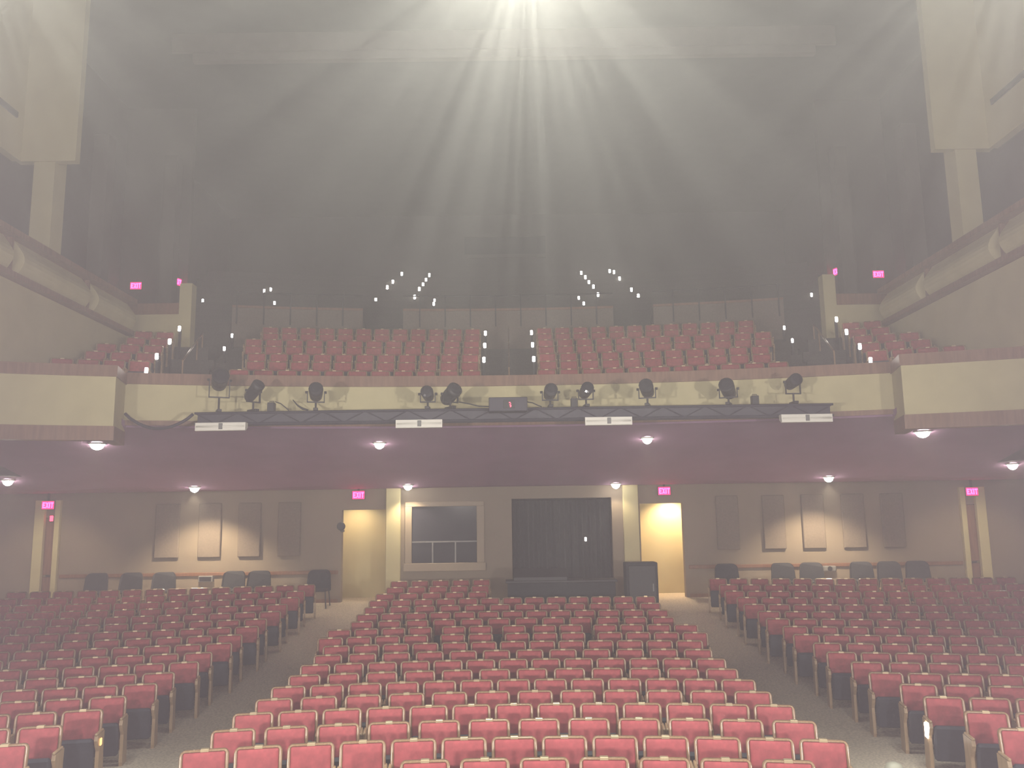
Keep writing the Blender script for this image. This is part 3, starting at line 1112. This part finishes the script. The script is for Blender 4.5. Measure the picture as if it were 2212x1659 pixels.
def tier_z(x, y):
    j = int((rp(x, y) - 27.6) / .87)
    return 9.45 + .44 * max(0, min(9, j))


UP = [('outer side of the left upper aisle', [(808, 652), (833, 624), (845, 612), (865, 594)]),
      ('inner side of the left upper aisle', [(893, 645), (903, 632), (911, 618), (918, 608), (925, 597)]),
      ('inner side of the right upper aisle', [(1295, 640), (1285, 627), (1275, 613), (1267, 602), (1258, 592)]),
      ('outer side of the right upper aisle', [(1383, 643), (1368, 629), (1342, 605), (1330, 595), (1319, 586)])]
UPX = {'outer side of the left upper aisle': [(-6.33, 31.3), (-5.91, 33.47), (-5.69, 34.5), (-5.32, 36.1)],
       'inner side of the left upper aisle': [(-4.51, 31.86), (-4.33, 32.87), (-4.19, 34.03), (-4.07, 34.92), (-3.94, 35.9)],
       'inner side of the right upper aisle': [(4.36, 31.83), (4.19, 32.87), (4.02, 34.04), (3.88, 35.03), (3.71, 35.95)],
       'outer side of the right upper aisle': [(6.25, 31.37), (6.0, 32.45), (5.55, 34.53), (5.33, 35.47), (5.14, 36.1)]}
for nm, pts in UPX.items():
    for i, (a, R) in enumerate(pts):
        x, y = (R + 14) * sin(radians(a)), -14 + (R + 14) * cos(radians(a))
        x, y = x * .985, y
        zz = 9.45 + .44 * (R - 28.0) / .87
        z0 = tier_z(x, y)
        step_light(x, y, z0, f'glowing step light, {ORD[i + 1]} from the bottom on the {nm}', 'step lights on the upper balcony stairs', max(.08, zz + .18 - z0), 1.2)
for (a, R, wh) in ((-3.48, 31.3, 'upper one of the close pair left of the balcony centre'), (-3.5, 30.8, 'lower one of the close pair left of the balcony centre'),
                   (-11.41, 32.0, 'upper balcony far left, leftmost of three'), (-11.18, 32.6, 'upper balcony far left, highest of three'), (-10.75, 30.3, 'upper balcony far left, lowest of three'),
                   (-13.88, 30.4, 'alone beyond the left balcony pier'), (3.36, 31.4, 'upper one of the close pair right of the balcony centre'),
                   (3.55, 30.3, 'lower one of the close pair right of the balcony centre'), (13.79, 30.1, 'alone beside the right balcony pier')):
    x, y = (R + 14) * sin(radians(a)), -14 + (R + 14) * cos(radians(a))
    zz = 9.45 + .44 * (R - 28.0) / .87
    z0 = tier_z(x, y)
    step_light(x, y, z0, f'glowing step light, {wh}', 'step lights on the upper balcony', max(.08, zz + .18 - z0))
# lights on the aisle ends of the lower balcony rows
for s_, sd in ((-1, 'left'), (1, 'right')):
    for q, j in enumerate((2, 4, 6)):
        R = 20.85 + .87 * j + 14
        a = (.64 + .012 * j) / R * s_
        step_light(R * sin(a), -14 + R * cos(a) - .12, ZB + DZ * j, f'glowing seat-end light on the {sd} side of central balcony aisle, {ORD[q + 1]} from the bottom', 'seat-end lights of the central balcony aisle', .66, 1.1)
    for q, j in enumerate((4, 6)):
        R = 20.7 + .87 * j + 14
        a = radians(11.88) * s_
        step_light(R * sin(a), -14 + R * cos(a) - .1, ZB + DZ * j, f'faint seat-end light at the outer edge of the {sd} balcony block, {ORD[q + 1]} from the bottom', 'seat-end lights of the balcony side aisles', .48, .9)
    for q, (deg, R, zz, h) in enumerate(((13.9, 20.1, Z0 + 3.37, .08), (13.68, 20.56, 6.05, .97), (13.68, 22.38, 6.77, .98), (13.68, 23.98, 7.49, .95))):
        a = radians(deg) * s_
        step_light((R + 14) * sin(a), -14 + (R + 14) * cos(a), zz, f'glowing seat-end light beside the {sd} balcony stairs, {ORD[q + 1]} from the bottom', 'seat-end lights beside the balcony stairs', h, 1.1)

# ---- handrails
for s_, sd in ((-1, 'left'), (1, 'right')):
    r = empty('handrail', (0, 0, 0), f'thin metal handrail beside the {sd} balcony stairs', 'handrail')
    p = []
    for R, z in ((21.2, 6.2 + .85), (23.6, 7.2 + .85), (24.6, 7.6 + .85)):
        a = radians(12.9) * s_
        p.append(((R + 14) * sin(a), -14 + (R + 14) * cos(a), z))
    MB().tube(p, .025, 8).build('rail', TAN, r)
    for (x, y, z) in p:
        MB().tube([(x, y, z), (x, y, z - 1.05)], .02, 8).build('post', TAN, r)
r = empty('guard_rail', (0, 0, 0), 'dark guard rail with posts on the low wall before the upper balcony', 'guard rail')
mb = MB()
for a0, a1 in ((-12.2, -OPEN[1]), (-OPEN[0], OPEN[0]), (OPEN[1], 12.2)):
    n = 14
    mb.tube([(41.5 * sin(radians(a0 + (a1 - a0) * i / n)), -14 + 41.5 * cos(radians(a0 + (a1 - a0) * i / n)), 10.46) for i in range(n + 1)], .022, 6)
mb.build('rail', BLACK, r)
for i in range(22):
    a = -12.0 + 24.0 * i / 21
    if OPEN[0] - .2 < abs(a) < OPEN[1] + .2:
        continue
    x, y = 41.37 * sin(radians(a)), -14 + 41.37 * cos(radians(a))
    MB().box(x - .02, x + .02, y - .02, y + .02, 9.4, 10.46).build('post', BLACK, r)
r = empty('aisle_handrail', (0, 0, 0), 'slim handrail standing in the middle of the central balcony aisle', 'handrail')
MB().tube([(0, 20.9, ZB + .9), (0, 26.0, ZB + .9 + DZ * 5.9)], .02, 8).build('rail', TAN, r)
for j in (0.2, 3, 5.7):
    y = 20.9 + .87 * j
    MB().tube([(0, y, ZB - .05 + DZ * int(j)), (0, y, ZB + .9 + DZ * j)], .018, 8).build('post', TAN, r)
